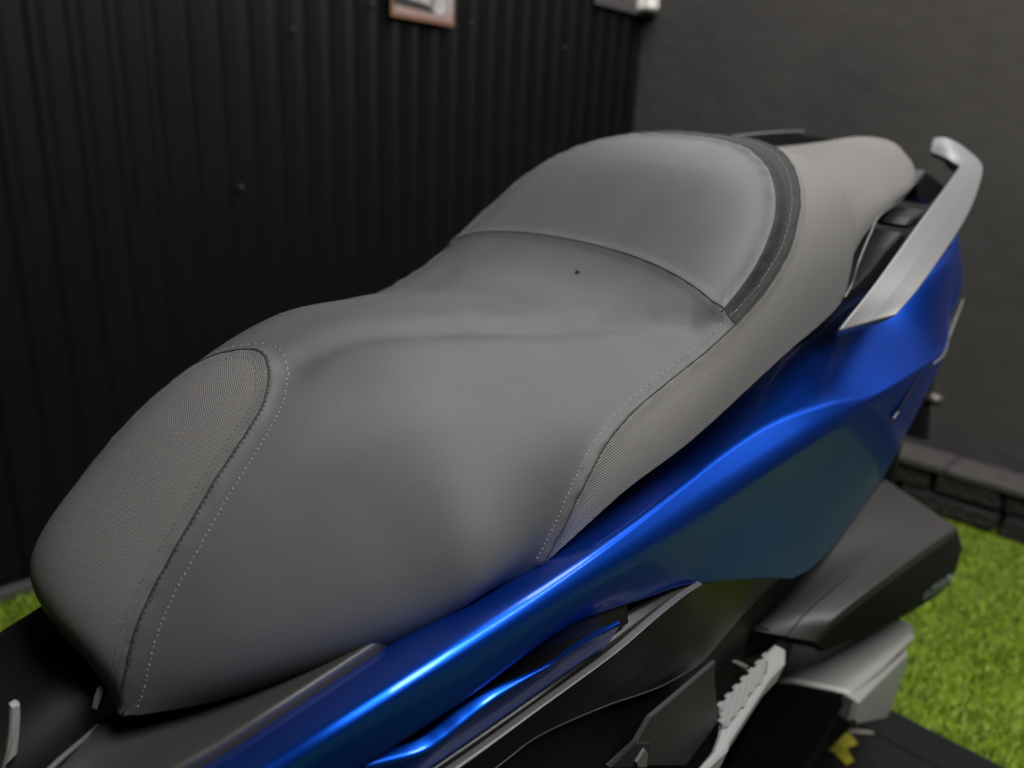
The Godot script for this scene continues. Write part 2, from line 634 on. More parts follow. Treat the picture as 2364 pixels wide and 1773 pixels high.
func dent(points: Array, depth: float, width: float, disp: PackedFloat32Array, uneven := 0.5) -> void:
	var near := {}
	var pucker := FastNoiseLite.new()
	pucker.seed = 3
	pucker.frequency = 55.0
	for e in points:
		var i0 := int(e[0].x / U_MAX * (NU - 1))
		var j0 := int((e[0].y + 1.0) * 0.5 * (NV - 1))
		var ri := int(width * 3.0 / 0.0017) + 2
		var rj := int(width * 3.0 / 0.0013) + 2
		for i in range(maxi(i0 - ri, 0), mini(i0 + ri, NU - 1) + 1):
			for j in range(maxi(j0 - rj, 0), mini(j0 + rj, NV - 1) + 1):
				var k := i * NV + j
				var d := sg_v[k].distance_squared_to(e[1])
				if not near.has(k) or d < near[k]:
					near[k] = d
	for k in near:
		var p := sg_v[k]
		disp[k] += depth * (1.0 + uneven * pucker.get_noise_3d(p.x, p.y, p.z)) * exp(-near[k] / (width * width))

func build_seat(seat: Node3D) -> void:
	var rows_e := []
	for i in NU:
		var u := U_MAX * i / (NU - 1)
		var e := knots(SEAT_E, u)
		e.append(curl_at(u))
		var c := knots(SEAT_C, u)
		var a := knots(SEAT_A, u)
		var vn := lookup(NOSE, u, 0.8, -1.5)
		var vs := lookup(SIDE, u, 2.0, -1.5)
		var vp := lookup(PAD, u, 0.64, -1.5)
		for j in NV:
			var v := -1.0 + 2.0 * j / (NV - 1)
			sg_v.append(seat_point(e, c, a, v))
			sg_lv[0].append(vn - absf(v))
			sg_lv[1].append(absf(v) - vs)
			sg_lv[2].append(front_seam(v) - u)
			sg_lv[3].append(vp - absf(v))
	var nose_line := seam_uv(NOSE, 0.0)
	var side_line := seam_uv(SIDE, 5.0)
	var pad_line := seam_uv(PAD, 7.3)
	var front_line := []
	for k in 121:
		var v := 0.735 - 1.47 * k / 120.0
		front_line.append(Vector2(front_seam(v), v))
	var nose_pts := even(nose_line, 0.002)
	var side_pts := even(side_line, 0.002)
	var pad_pts := even(pad_line, 0.002)
	var front_pts := even(front_line, 0.002)
	var disp := PackedFloat32Array()
	disp.resize(NU * NV)
	for s in [1.0, -1.0]:
		var ridge := []
		var r := []
		for q in RIDGE:
			r.append(Vector2(q[0], q[1] * s))
		ridge.append_array(even(r, 0.0015))
		dent(ridge, 0.0050 if s > 0.0 else 0.0010, 0.014, disp, 0.0)
	var sag := FastNoiseLite.new()
	sag.seed = 21
	sag.frequency = 11.0
	sag.fractal_octaves = 3
	for k in NU * NV:
		disp[k] += 0.0003 * sag.get_noise_3d(sg_v[k].x, sg_v[k].y, sg_v[k].z)
	dent(nose_pts, -0.0016, 0.0045, disp)
	dent(side_pts, -0.0026, 0.0055, disp)
	dent(pad_pts, -0.0030, 0.0065, disp)
	dent(front_pts, -0.0012, 0.0040, disp)
	var n0 := normals(sg_v)
	for k in NU * NV:
		sg_v[k] += n0[k] * disp[k]
	sg_n = normals(sg_v)
	# lengths along and across for the cloth's UVs
	sg_uv.resize(NU * NV)
	for i in NU:
		var acc := 0.0
		for j in range(NV / 2, NV):
			if j > NV / 2:
				acc += sg_v[i * NV + j].distance_to(sg_v[i * NV + j - 1])
			sg_uv[i * NV + j] = Vector2(0, acc)
		acc = 0.0
		for j in range(NV / 2 - 1, -1, -1):
			acc -= sg_v[i * NV + j].distance_to(sg_v[i * NV + j + 1])
			sg_uv[i * NV + j] = Vector2(0, acc)
	for j in NV:
		var acc := 0.0
		for i in range(1, NU):
			acc += sg_v[i * NV + j].distance_to(sg_v[(i - 1) * NV + j])
			sg_uv[i * NV + j].x = acc
	# cut the surface along the seams
	var bins := []
	for k in 5:
		bins.append({"v": PackedVector3Array(), "n": PackedVector3Array(), "uv": PackedVector2Array(), "i": PackedInt32Array(), "known": {}})
	for i in NU - 1:
		for j in NV - 1:
			var a := i * NV + j
			for t in [[a, a + 1, a + NV], [a + 1, a + NV + 1, a + NV]]:
				var home := region(t[0])
				if home == region(t[1]) and home == region(t[2]):
					for k in t:
						bins[home].i.append(known(bins[home], k))
				else:
					var poly := []
					for k in t:
						poly.append([sg_v[k], sg_n[k], sg_uv[k], sg_lv[0][k], sg_lv[1][k], sg_lv[2][k], sg_lv[3][k]])
					carve(bins, poly, 0)
	var names := [["nose_panel", M.nose_cloth, "textured grey grip panel on the seat's nose"], ["side_panel", M.side_cloth, "light grey textured cover along the flank and tail"], ["rider_cover", M.leather, "smooth dark grey rider cover"], ["pillion_pad", M.pad_leather, "smooth raised round-ended grey pad"], ["band", M.band_leather, "dark recessed band round the pad"]]
	for k in 5:
		var b = bins[k]
		var o := part(names[k][0], arrays(b.v, b.n, b.uv, b.i), names[k][1], seat)
		o.set_meta("label", names[k][2])
	# the dark threads that lie in the seams, and the paler stitches beside them
	for line in [["seam", nose_pts], ["seam", side_pts], ["seam", pad_pts], ["seam", front_pts]]:
		var path := PackedVector3Array()
		for e in line[1]:
			path.append(surf(e[0]).origin)
		part("seam", tube(path, 0.0006, 6), M.thread_dark, seat)
	stuff(part("stitching", stitches(nose_line, 0.0105, 0.0062, 0.0042, 0.00038), M.thread_light, seat))
	stuff(part("stitching", stitches(nose_line, -0.0075, 0.0062, 0.0042, 0.00035), M.thread_grey, seat))
	stuff(part("stitching", stitches(side_line, -0.0068, 0.0062, 0.0042, 0.0004), M.thread_light, seat))
	stuff(part("stitching", stitches(pad_line, 0.0085, 0.0060, 0.0036, 0.0005), M.thread_dark, seat))
	stuff(part("stitching", stitches(nose_line, 0.0011, 0.0062, 0.0038, 0.00045), M.thread_dark, seat))
	# base that the cover is stretched over
	var edge := PackedVector3Array()
	for k in 141:
		edge.append(sg_v[int(round(k / 140.0 * (NU - 1))) * NV + NV - 1])
	var lip := []
	for k in edge.size():
		var p := edge[k]
		lip.append(PackedVector3Array([p + Vector3(-0.0005, 0.001, 0), p + Vector3(-0.004, -0.004, 0), Vector3(p.x * 0.80, p.y - 0.010, p.z - 0.004), Vector3(0, p.y - 0.012, p.z - 0.01)]))
	var base := grid_mesh(lip)
	part("seat_base", join([base, mirrored(base)]), M.black_soft, seat)
	var front := []
	for j in NV:
		var p := sg_v[j]
		front.append(PackedVector3Array([p + Vector3(0, 0.001, 0), p + Vector3(0, -0.003, -0.003), p + Vector3(0, -0.006, -0.05)]))
	part("seat_base", grid_mesh(front), M.black_soft, seat)
	part("seat_piping", tube(resample(rowpts([[0.8666, 0.118, 0.9167], [0.7841, 0.134, 0.9021], [0.6955, 0.148, 0.8902], [0.6655, 0.155, 0.8783], [0.6473, 0.159, 0.8675], [0.6318, 0.162, 0.8511], [0.6255, 0.163, 0.8338], [0.6129, 0.164, 0.8231]]), 40), 0.0011, 6), M.trim_grey, seat)

func normals(v: PackedVector3Array) -> PackedVector3Array:
	var out := PackedVector3Array()
	out.resize(v.size())
	for i in NU:
		for j in NV:
			var k := i * NV + j
			var du := v[mini(i + 1, NU - 1) * NV + j] - v[maxi(i - 1, 0) * NV + j]
			var dv := v[i * NV + mini(j + 1, NV - 1)] - v[i * NV + maxi(j - 1, 0)]
			var n := du.cross(dv).normalized()
			out[k] = n if n.length() > 0.5 else Vector3.UP
	return out

func region(k: int) -> int:
	return 0 if sg_lv[0][k] > 0.0 else 1 if sg_lv[1][k] > 0.0 else 2 if sg_lv[2][k] > 0.0 else 3 if sg_lv[3][k] > 0.0 else 4

func known(b: Dictionary, k: int) -> int:
	if not b.known.has(k):
		b.known[k] = b.v.size()
		b.v.append(sg_v[k])
		b.n.append(sg_n[k])
		b.uv.append(sg_uv[k])
	return b.known[k]

func carve(bins: Array, poly: Array, level: int) -> void:
	if poly.size() < 3:
		return
	if level == 4:
		put(bins[4], poly)
		return
	var inside := []
	var outside := []
	for i in poly.size():
		var a = poly[i]
		var b = poly[(i + 1) % poly.size()]
		var fa: float = a[3 + level]
		var fb: float = b[3 + level]
		if fa > 0.0:
			inside.append(a)
		else:
			outside.append(a)
		if (fa > 0.0) != (fb > 0.0):
			var t := fa / (fa - fb)
			var m := []
			for k in 7:
				m.append(a[k] + (b[k] - a[k]) * t)
			inside.append(m)
			outside.append(m)
	if inside.size() > 2:
		put(bins[level], inside)
	carve(bins, outside, level + 1)

func put(b: Dictionary, poly: Array) -> void:
	var at: int = b.v.size()
	for p in poly:
		b.v.append(p[0])
		b.n.append(p[1].normalized())
		b.uv.append(p[2])
	for k in range(1, poly.size() - 1):
		b.i.append_array([at, at + k, at + k + 1])

func surf(uv: Vector2) -> Transform3D:   # the finished surface at (u, v): origin, and its normal as basis y
	var x := clampf(uv.x / U_MAX * (NU - 1), 0, NU - 1.001)
	var y := clampf((uv.y + 1.0) * 0.5 * (NV - 1), 0, NV - 1.001)
	var i := int(x)
	var j := int(y)
	var a := i * NV + j
	var fx := x - i
	var fy := y - j
	var p := sg_v[a].lerp(sg_v[a + 1], fy).lerp(sg_v[a + NV].lerp(sg_v[a + NV + 1], fy), fx)
	var n := sg_n[a].lerp(sg_n[a + 1], fy).lerp(sg_n[a + NV].lerp(sg_n[a + NV + 1], fy), fx).normalized()
	return Transform3D(Basis(Vector3.RIGHT, n, Vector3.BACK), p)

func stitches(line: Array, off: float, pitch: float, length: float, rad: float) -> ArrayMesh:
	var list := []
	var shifted := []
	for i in line.size():
		var a: Vector2 = line[maxi(i - 1, 0)]
		var b: Vector2 = line[mini(i + 1, line.size() - 1)]
		var c: Vector2 = line[i]
		var t := (seat_at(b.x, b.y) - seat_at(a.x, a.y)).normalized()
		var pu := (seat_at(c.x + 0.02, c.y) - seat_at(c.x - 0.02, c.y)) / 0.04
		var pv := (seat_at(c.x, c.y + 0.004) - seat_at(c.x, c.y - 0.004)) / 0.008
		var n := pu.cross(pv).normalized()
		var want := n.cross(t).normalized() * off
		var aa := pu.dot(pu)
		var bb := pu.dot(pv)
		var dd := pv.dot(pv)
		var det := aa * dd - bb * bb
		if absf(det) < 1e-10:
			continue
		var ra := want.dot(pu)
		var rb := want.dot(pv)
		shifted.append(c + Vector2((ra * dd - rb * bb) / det, (rb * aa - ra * bb) / det))
	var st := SurfaceTool.new()
	st.begin(Mesh.PRIMITIVE_TRIANGLES)
	var pts := even(shifted, pitch)
	for i in pts.size() - 1:
		var p := surf(pts[i][0])
		var q := surf(pts[i + 1][0])
		if absf(pts[i][0].y) > 0.985 or pts[i][0].x < 0.05:
			continue
		var dir := (q.origin - p.origin).normalized()
		var w := p.basis.y.cross(dir).normalized()
		dir = (dir + w * rng.randf_range(-0.12, 0.12)).normalized()
		var up: Vector3 = p.basis.y
		var path := PackedVector3Array()
		for k in 5:
			var f := k / 4.0
			path.append(p.origin + dir * length * f + up * (sin(f * PI) * 0.0009 - 0.0003))
		st.append_from(tube(path, rad, 5), 0, Transform3D())
	return st.commit()

# ---------------------------------------------------------------- the rest of the scooter
func build_scooter() -> void:
	bike = thing("scooter", "parked blue scooter with long grey two-level seat and silver grab rail", "scooter", Vector3(-0.274, 0, -0.391))
	var a := deg_to_rad(44.07)
	var lean := deg_to_rad(2.74)
	var s_ax := Vector3(sin(a), 0, -cos(a))
	var l_ax := Vector3(cos(a), 0, sin(a))
	bike.basis = Basis(l_ax * cos(lean) - Vector3.UP * sin(lean), Vector3.UP * cos(lean) + l_ax * sin(lean), -s_ax)
	var seat := Node3D.new()
	seat.name = "seat"
	bike.add_child(seat)
	build_seat(seat)
	# blue flank
	var bt := rowpts([[-0.1, 0.0956, 0.5235], [-0.02, 0.1348, 0.6356], [0.04, 0.1542, 0.6692], [0.08, 0.1586, 0.6803], [0.12, 0.1571, 0.6847], [0.16, 0.1513, 0.6848], [0.2, 0.1432, 0.6827], [0.25, 0.1381, 0.6837], [0.3, 0.1319, 0.6848], [0.36, 0.1243, 0.688], [0.43, 0.1158, 0.6951], [0.5, 0.108, 0.7059], [0.57, 0.1004, 0.7247], [0.64, 0.0965, 0.744], [0.72, 0.0936, 0.7633], [0.8, 0.0955, 0.7825], [0.88, 0.1257, 0.8102], [0.96, 0.1302, 0.8253], [1.04, 0.1154, 0.835], [1.1, 0.1009, 0.8441], [1.13, 0.0902, 0.8481]])
	var ba := rowpts([[-0.1, 0.1176, 0.5355], [-0.02, 0.1568, 0.6476], [0.04, 0.1794, 0.684], [0.08, 0.187, 0.6979], [0.12, 0.1899, 0.7055], [0.16, 0.1897, 0.7092], [0.2, 0.1872, 0.7107], [0.25, 0.1822, 0.7113], [0.3, 0.1762, 0.7121], [0.36, 0.1687, 0.7149], [0.43, 0.1604, 0.7216], [0.5, 0.1527, 0.7319], [0.57, 0.1453, 0.7449], [0.64, 0.1375, 0.7591], [0.72, 0.1266, 0.7747], [0.8, 0.1237, 0.7919], [0.88, 0.1509, 0.8185], [0.96, 0.1525, 0.8326], [1.04, 0.1347, 0.8412], [1.1, 0.118, 0.8495], [1.13, 0.1062, 0.8531]])
	var bs := rowpts([[-0.1, 0.1174, 0.5413], [-0.02, 0.1597, 0.6509], [0.04, 0.1843, 0.6861], [0.08, 0.1931, 0.6995], [0.12, 0.1969, 0.7071], [0.16, 0.1973, 0.711], [0.2, 0.1952, 0.713], [0.25, 0.1904, 0.7145], [0.3, 0.1845, 0.7162], [0.36, 0.1776, 0.7199], [0.43, 0.1722, 0.7264], [0.5, 0.1742, 0.7332], [0.57, 0.1879, 0.7369], [0.64, 0.1988, 0.7346], [0.72, 0.1997, 0.7387], [0.8, 0.1964, 0.7408], [0.88, 0.1865, 0.74], [0.96, 0.1687, 0.7414], [1.04, 0.1449, 0.7534], [1.1, 0.1354, 0.7736], [1.13, 0.1268, 0.794]])
	var bc := rowpts([[-0.1, 0.1243, 0.5325], [-0.02, 0.1651, 0.6444], [0.04, 0.1889, 0.6806], [0.08, 0.1977, 0.6942], [0.12, 0.2019, 0.7014], [0.16, 0.2033, 0.7046], [0.2, 0.2027, 0.7055], [0.25, 0.2006, 0.7051], [0.3, 0.1981, 0.7047], [0.36, 0.1958, 0.7057], [0.43, 0.1949, 0.7096], [0.5, 0.1962, 0.7162], [0.57, 0.199, 0.7241], [0.64, 0.202, 0.7314], [0.72, 0.2035, 0.7369], [0.8, 0.2007, 0.7383], [0.88, 0.191, 0.7369], [0.96, 0.173, 0.7379], [1.04, 0.1486, 0.75], [1.1, 0.1376, 0.7696], [1.13, 0.1287, 0.789]])
	var bm := rowpts([[-0.1, 0.1649, 0.55], [-0.02, 0.1738, 0.6327], [0.04, 0.1877, 0.6529], [0.08, 0.1974, 0.6636], [0.12, 0.2033, 0.6718], [0.16, 0.2045, 0.6776], [0.2, 0.2028, 0.681], [0.25, 0.1999, 0.6824], [0.3, 0.1971, 0.6821], [0.36, 0.1943, 0.681], [0.43, 0.1916, 0.677], [0.5, 0.19, 0.6676], [0.57, 0.1909, 0.655], [0.64, 0.1952, 0.6449], [0.72, 0.1995, 0.6425], [0.8, 0.1945, 0.6534], [0.88, 0.1845, 0.6724], [0.96, 0.1731, 0.6925], [1.04, 0.1547, 0.718], [1.1, 0.1378, 0.7473], [1.13, 0.129, 0.7649]])
	var bb := rowpts([[-0.1, 0.1499, 0.5499], [-0.02, 0.1652, 0.6289], [0.04, 0.184, 0.6584], [0.08, 0.1938, 0.6733], [0.12, 0.1984, 0.6811], [0.16, 0.1971, 0.6815], [0.2, 0.1934, 0.6758], [0.25, 0.1945, 0.6667], [0.3, 0.1951, 0.6553], [0.36, 0.1931, 0.6393], [0.43, 0.1945, 0.6144], [0.5, 0.1952, 0.5877], [0.57, 0.1952, 0.5596], [0.64, 0.1938, 0.5551], [0.72, 0.191, 0.5775], [0.8, 0.1869, 0.6017], [0.88, 0.176, 0.6358], [0.96, 0.1639, 0.6712], [1.04, 0.1494, 0.7013], [1.1, 0.1349, 0.7299], [1.13, 0.1252, 0.7496]])
	var side := loft([moved(bt, Vector3(-0.015, -0.012, 0)), bt, ba, bs, bc, bm, bb, moved(bb, Vector3(-0.014, 0.002, 0))], 170, [0.004, [0.006, 0.04], 0.004, 0.012, 0.08, 0.002], 8, 2)
	var panel := part("body_panel", side, M.blue, bike)
	panel.set_meta("label", "glossy blue flank panel on the near side")
	var far := []
	for r in [bt, ba, bs, bc, bm, bb]:
		far.append(r.slice(6))
	part("body_panel", mirrored(loft(far, 90, [0.02, 0.007, 0.005, 0.08], 6, 2)), M.blue, bike)
	var ft := rowpts([[-0.1, 0.138, 0.584], [0.03, 0.1716, 0.6573], [0.08, 0.1832, 0.6574], [0.105, 0.1903, 0.6557], [0.118, 0.1931, 0.6591], [0.13, 0.1952, 0.6641], [0.15, 0.2, 0.6692], [0.192, 0.2086, 0.6702], [0.225, 0.2083, 0.6705], [0.252, 0.207, 0.668]])
	var fb := rowpts([[-0.1, 0.158, 0.572], [0.03, 0.1762, 0.6587], [0.08, 0.19, 0.6548], [0.105, 0.1979, 0.6527], [0.118, 0.201, 0.6563], [0.13, 0.2031, 0.6615], [0.15, 0.2059, 0.6678], [0.192, 0.209, 0.6705], [0.225, 0.2091, 0.6705], [0.252, 0.209, 0.667]])
	var fl := rowpts([[-0.1, 0.152, 0.54], [0.03, 0.1794, 0.6156], [0.08, 0.1876, 0.6244], [0.105, 0.1909, 0.6285], [0.118, 0.1923, 0.6305], [0.13, 0.1935, 0.6322], [0.15, 0.1952, 0.635], [0.192, 0.1981, 0.6402], [0.225, 0.2002, 0.6437], [0.252, 0.2019, 0.6464]])
	var fin := loft([moved(ft, Vector3(-0.012, -0.012, 0)), ft, fb, fl, moved(fl, Vector3(-0.01, -0.002, 0))], 120, [0.0015, 0.003, 0.002], 6, 2)
	part("body_fin", fin, M.blue, bike)
	# black recess behind the fin
	var va := rowpts([[-0.1, 0.146, 0.553], [-0.02, 0.1615, 0.6302], [0.04, 0.1816, 0.6612], [0.08, 0.1905, 0.6751], [0.12, 0.1955, 0.6828], [0.16, 0.195, 0.6845], [0.2, 0.189, 0.678], [0.24, 0.1911, 0.6709], [0.28, 0.1931, 0.6624]])
	var vb := rowpts([[-0.1, 0.13, 0.57], [-0.02, 0.1427, 0.634], [0.04, 0.1544, 0.6424], [0.08, 0.164, 0.6465], [0.12, 0.1727, 0.6503], [0.16, 0.1799, 0.6537], [0.2, 0.188, 0.6568], [0.24, 0.1948, 0.6599], [0.28, 0.194, 0.659]])
	var recess := loft([va, vb, moved(vb, Vector3(0.003, -0.012, 0))], 80, [0.006])
	part("vent_recess", recess, M.black_plastic, bike)
	var su := rowpts([[-0.1, 0.157, 0.534], [0, 0.1789, 0.6043], [0.115, 0.197, 0.625], [0.19, 0.203, 0.6353], [0.253, 0.2068, 0.6425], [0.3, 0.2065, 0.648], [0.34, 0.203, 0.6459], [0.37, 0.199, 0.64]])
	var sl := rowpts([[-0.1, 0.158, 0.532], [0, 0.1798, 0.6023], [0.115, 0.198, 0.6235], [0.19, 0.204, 0.6345], [0.253, 0.2075, 0.642], [0.3, 0.207, 0.6477], [0.34, 0.2036, 0.6458], [0.37, 0.2, 0.64]])
	part("edge_catchlight", loft([moved(su, Vector3(-0.004, 0, 0)), su, sl, moved(sl, Vector3(-0.008, -0.004, 0))], 90, [0.001, 0.0015], 4), M.edge_grey, bike)  # grey strip paints the catch-light on the black cover rim
	# black lower body
	var lt := rowpts([[-0.1, 0.15, 0.58], [0.02, 0.1744, 0.6042], [0.1, 0.1879, 0.6193], [0.178, 0.1969, 0.6323], [0.215, 0.1992, 0.6373], [0.285, 0.1993, 0.6426], [0.329, 0.1968, 0.6412], [0.37, 0.1936, 0.6347], [0.424, 0.1893, 0.6185], [0.47, 0.187, 0.5997], [0.52, 0.1859, 0.5782], [0.582, 0.1849, 0.5591], [0.68, 0.1794, 0.5648], [0.8, 0.172, 0.6]])
	var lc := rowpts([[-0.1, 0.15, 0.54], [0.02, 0.1676, 0.5564], [0.1, 0.1777, 0.5694], [0.178, 0.185, 0.5838], [0.215, 0.1869, 0.5867], [0.285, 0.187, 0.5683], [0.329, 0.187, 0.553], [0.37, 0.187, 0.541], [0.424, 0.1849, 0.5309], [0.47, 0.18, 0.5319], [0.52, 0.1749, 0.5338], [0.582, 0.17, 0.5324], [0.68, 0.1617, 0.5273], [0.8, 0.15, 0.52]])
	var lb := rowpts([[-0.1, 0.14, 0.3], [0.02, 0.1484, 0.3], [0.1, 0.1534, 0.3], [0.178, 0.1573, 0.3], [0.215, 0.1587, 0.3], [0.285, 0.1604, 0.3], [0.329, 0.1608, 0.3], [0.37, 0.1606, 0.3], [0.424, 0.1593, 0.3], [0.47, 0.1575, 0.3], [0.52, 0.1547, 0.3], [0.582, 0.1503, 0.3], [0.68, 0.1418, 0.3], [0.8, 0.13, 0.3]])
	part("lower_cover", loft([moved(lt, Vector3(-0.01, 0.004, 0)), lt, moved(lc, Vector3(0.004, 0.02, 0)), lc, moved(lc, Vector3(-0.012, -0.002, 0))], 120, [0.003, 0.03, 0.0022], 6, 2), M.gloss_black, bike)
	part("crease_glint", tube(resample(moved(lc, Vector3(-0.0005, 0, 0)), 90), 0.0009, 6), M.edge_grey, bike)  # grey tube paints the bright highlight along the crease
	part("floor_side_cover", loft([moved(lc, Vector3(-0.010, 0.006, 0)), moved(lc, Vector3(-0.008, -0.05, 0)), lb], 80, [0.06], 8), M.black_plastic, bike)
	# heel guard, folding foot peg
	part("heel_guard", slab(rowpts([[0.2808, 0.2, 0.5261], [0.312, 0.2, 0.5283], [0.3267, 0.2, 0.5422], [0.3685, 0.2, 0.5428], [0.419, 0.2, 0.5441], [0.4252, 0.2, 0.5203], [0.4459, 0.2, 0.4758], [0.4491, 0.2, 0.4612], [0.4237, 0.2, 0.4519], [0.4022, 0.2, 0.4431]]), Vector3(-0.004, -0.002, 0), 0.001), M.guard_plastic, bike)
	part("heel_guard_slot", slab(rowpts([[0.2763, 0.203, 0.5299], [0.3043, 0.203, 0.5341], [0.3292, 0.203, 0.5173], [0.3271, 0.203, 0.5099], [0.3292, 0.203, 0.4935]]), Vector3(-0.003, 0, 0), 0.0006), M.rubber, bike)
	part("heel_guard_clip", slab(rowpts([[0.3082, 0.205, 0.5149], [0.3174, 0.205, 0.5214], [0.3235, 0.205, 0.5128], [0.3254, 0.205, 0.4977], [0.3111, 0.205, 0.5076]]), Vector3(-0.003, 0, 0), 0.0006), M.trim_grey, bike)
	var peg := part("foot_peg", slab(rowpts([[0.5963, 0.18, 0.46], [0.5972, 0.1922, 0.46], [0.5772, 0.2016, 0.46], [0.5438, 0.2027, 0.46], [0.4399, 0.2178, 0.46], [0.4302, 0.2215, 0.46], [0.394, 0.2205, 0.46], [0.3879, 0.2153, 0.46], [0.4175, 0.2134, 0.46], [0.4365, 0.2077, 0.46], [0.4467, 0.2036, 0.46], [0.467, 0.1896, 0.46], [0.5699, 0.181, 0.46]]), Vector3(-0.004, -0.026, 0.0), 0.0022), M.metal, bike)
	foot_studs(peg)
	part("peg_stop", slab(rowpts([[0.5395, 0.165, 0.4564], [0.547, 0.165, 0.4543], [0.5816, 0.165, 0.4292], [0.5794, 0.165, 0.4243]]), Vector3(-0.01, -0.01, 0), 0.001), M.metal, bike)
	# air cleaner
	var ai := rowpts([[0.5727, 0.165, 0.4792], [0.6448, 0.162, 0.4733], [0.7075, 0.16, 0.4758], [0.8287, 0.152, 0.501], [0.9761, 0.14, 0.5196]])
	var ar := rowpts([[0.6443, 0.205, 0.4534], [0.667, 0.215, 0.4845], [0.7723, 0.225, 0.4938], [0.983, 0.228, 0.4694], [1.09, 0.22, 0.4401]])
	var am := PackedVector3Array()
	for k in ai.size():
		am.append(ai[k].lerp(ar[k], 0.5) + Vector3(0.0005, 0.006 * sin(PI * k / 4.0), 0))
	var ad := rowpts([[0.7128, 0.195, 0.3998], [0.8299, 0.205, 0.3714], [0.9438, 0.22, 0.3555], [1.0843, 0.233, 0.348], [1.1358, 0.228, 0.3907]])
	var top := loft([moved(ai, Vector3(-0.03, -0.03, 0)), ai, am, ar, ad, moved(ad, Vector3(-0.09, -0.03, 0))], 70, [0.006, 0.012, 0.004, 0.008], 6, 2)
	var air := part("air_cleaner_cover", top, M.box_plastic, bike)
	air.set_meta("label", "dark grey air cleaner box below the tail")
	var caps := []
	for k in [0, ai.size() - 1]:
		caps.append(slab(PackedVector3Array([ai[k], am[k], ar[k], ad[k], ad[k] + Vector3(-0.05, -0.015, 0), ai[k] + Vector3(-0.01, -0.07, 0)]), Vector3(0, 0, -0.01 if k == 0 else 0.01), 0.002))
	part("air_cleaner_end", caps[0], M.black_soft, air)
	part("air_cleaner_end", caps[1], M.box_plastic, air)
	var seam_path := PackedVector3Array()
	for k in 12:
		var f := k / 11.0
		seam_path.append(resample(am, 45)[2 * k] + Vector3(0.0, 0.0002, 0))
	part("joint", tube(seam_path, 0.0008, 6), M.rubber, air)
	var side_row := PackedVector3Array()
	var low_row := PackedVector3Array()
	for k in ar.size():
		side_row.append(ar[k].lerp(ad[k], 0.1) + Vector3(0.0012, -0.001, 0))
		low_row.append(ar[k].lerp(ad[k], 0.97) + Vector3(0.0012, -0.001, 0))
	part("shaded_side", loft([moved(side_row, Vector3(-0.006, 0, 0)), side_row, low_row, moved(low_row, Vector3(-0.012, -0.006, 0))], 60, [0.002, 0.004], 5), M.black_soft, air)  # box side coloured black for the deep shade it lies in
	emblem(air)
	# drive case
	part("drive_case", slab(rowpts([[0.8311, 0.0664, 0.27], [0.877, 0.0611, 0.27], [0.912, 0.0819, 0.27], [1.005, 0.1085, 0.27], [1.0833, 0.1409, 0.27], [1.0743, 0.2073, 0.27], [1.0448, 0.2176, 0.27], [0.935, 0.2121, 0.27], [0.8455, 0.2044, 0.27], [0.8342, 0.1835, 0.27], [0.8076, 0.1429, 0.27], [0.7889, 0.125, 0.27]]), Vector3(0, -0.006, 0), 0.004), M.case_silver, bike)
	var lowcase := PackedVector3Array()
	for q in rowpts([[0.8311, 0.0664, 0.27], [0.877, 0.0611, 0.27], [0.912, 0.0819, 0.27], [1.005, 0.1085, 0.27], [1.0833, 0.1409, 0.27], [1.0743, 0.2073, 0.27], [1.0448, 0.2176, 0.27], [0.935, 0.2121, 0.27], [0.8455, 0.2044, 0.27], [0.8342, 0.1835, 0.27], [0.8076, 0.1429, 0.27], [0.7889, 0.125, 0.27]]):
		lowcase.append(Vector3(q.x * 0.985, q.y - 0.0055, q.z))
	var case2 := part("drive_case_body", slab(lowcase, Vector3(-0.03, -0.16, 0.02), 0.004), M.black_plastic, bike)
	part("drive_case_plate", slab(rowpts([[0.8409, 0.215, 0.2645], [0.943, 0.215, 0.2512], [1.059, 0.215, 0.2335], [1.0773, 0.215, 0.2026], [1.0655, 0.215, 0.125], [1.0448, 0.215, 0.1076], [0.8698, 0.215, 0.2038], [0.8475, 0.215, 0.2258]]), Vector3(-0.02, 0, 0), 0.006), M.case_silver, case2)
	var t := TorusMesh.new()
	t.inner_radius = 0.17
	t.outer_radius = 0.28
	t.rings = 48
	t.ring_segments = 20
	var wheel := part("rear_wheel", t, M.rubber, bike)
	wheel.position = Vector3(-0.02, 0.285, -0.93)
	wheel.rotation.z = PI / 2
	# grab rails
	var rail := grab_rail()
	part("grab_rail", rail, M.silver_paint, bike).set_meta("label", "silver grab rail curving round the near side of the tail")
	part("grab_rail", mirrored(rail), M.silver_paint, bike).position = Vector3(0, -0.03, 0.0)
	# tail lamp strip under the blue edge
	var lu := rowpts([[0.76, 0.2026, 0.7326], [0.82, 0.1987, 0.7329], [0.88, 0.1915, 0.7319], [0.95, 0.1758, 0.7328], [1.02, 0.1552, 0.742], [1.08, 0.1418, 0.758], [1.125, 0.1307, 0.7808]])
	var ll := rowpts([[0.704, 0.205, 0.6969], [0.7565, 0.197, 0.6968], [0.8648, 0.183, 0.6947], [0.9373, 0.172, 0.6942], [1.0632, 0.149, 0.7239], [1.128, 0.137, 0.758]])
	var lens := loft([moved(lu, Vector3(-0.01, 0, 0)), lu, ll, moved(ll, Vector3(-0.012, -0.003, 0))], 70, [0.003, 0.003], 5)
	var tl := part("tail_light", lens, M.lens, bike)
	part("tail_light", mirrored(lens), M.lens, bike)
	part("lens_glint", tube(resample(moved(ll, Vector3(0.0004, 0, 0)), 40), 0.0006, 6), M.pale_trim, tl)  # pale tubes paint the glints along the lens rims
	part("lens_glint", tube(resample(moved(lu.slice(1, 4), Vector3(0.0004, 0.0002, 0)), 30), 0.0005, 6), M.pale_trim, tl)
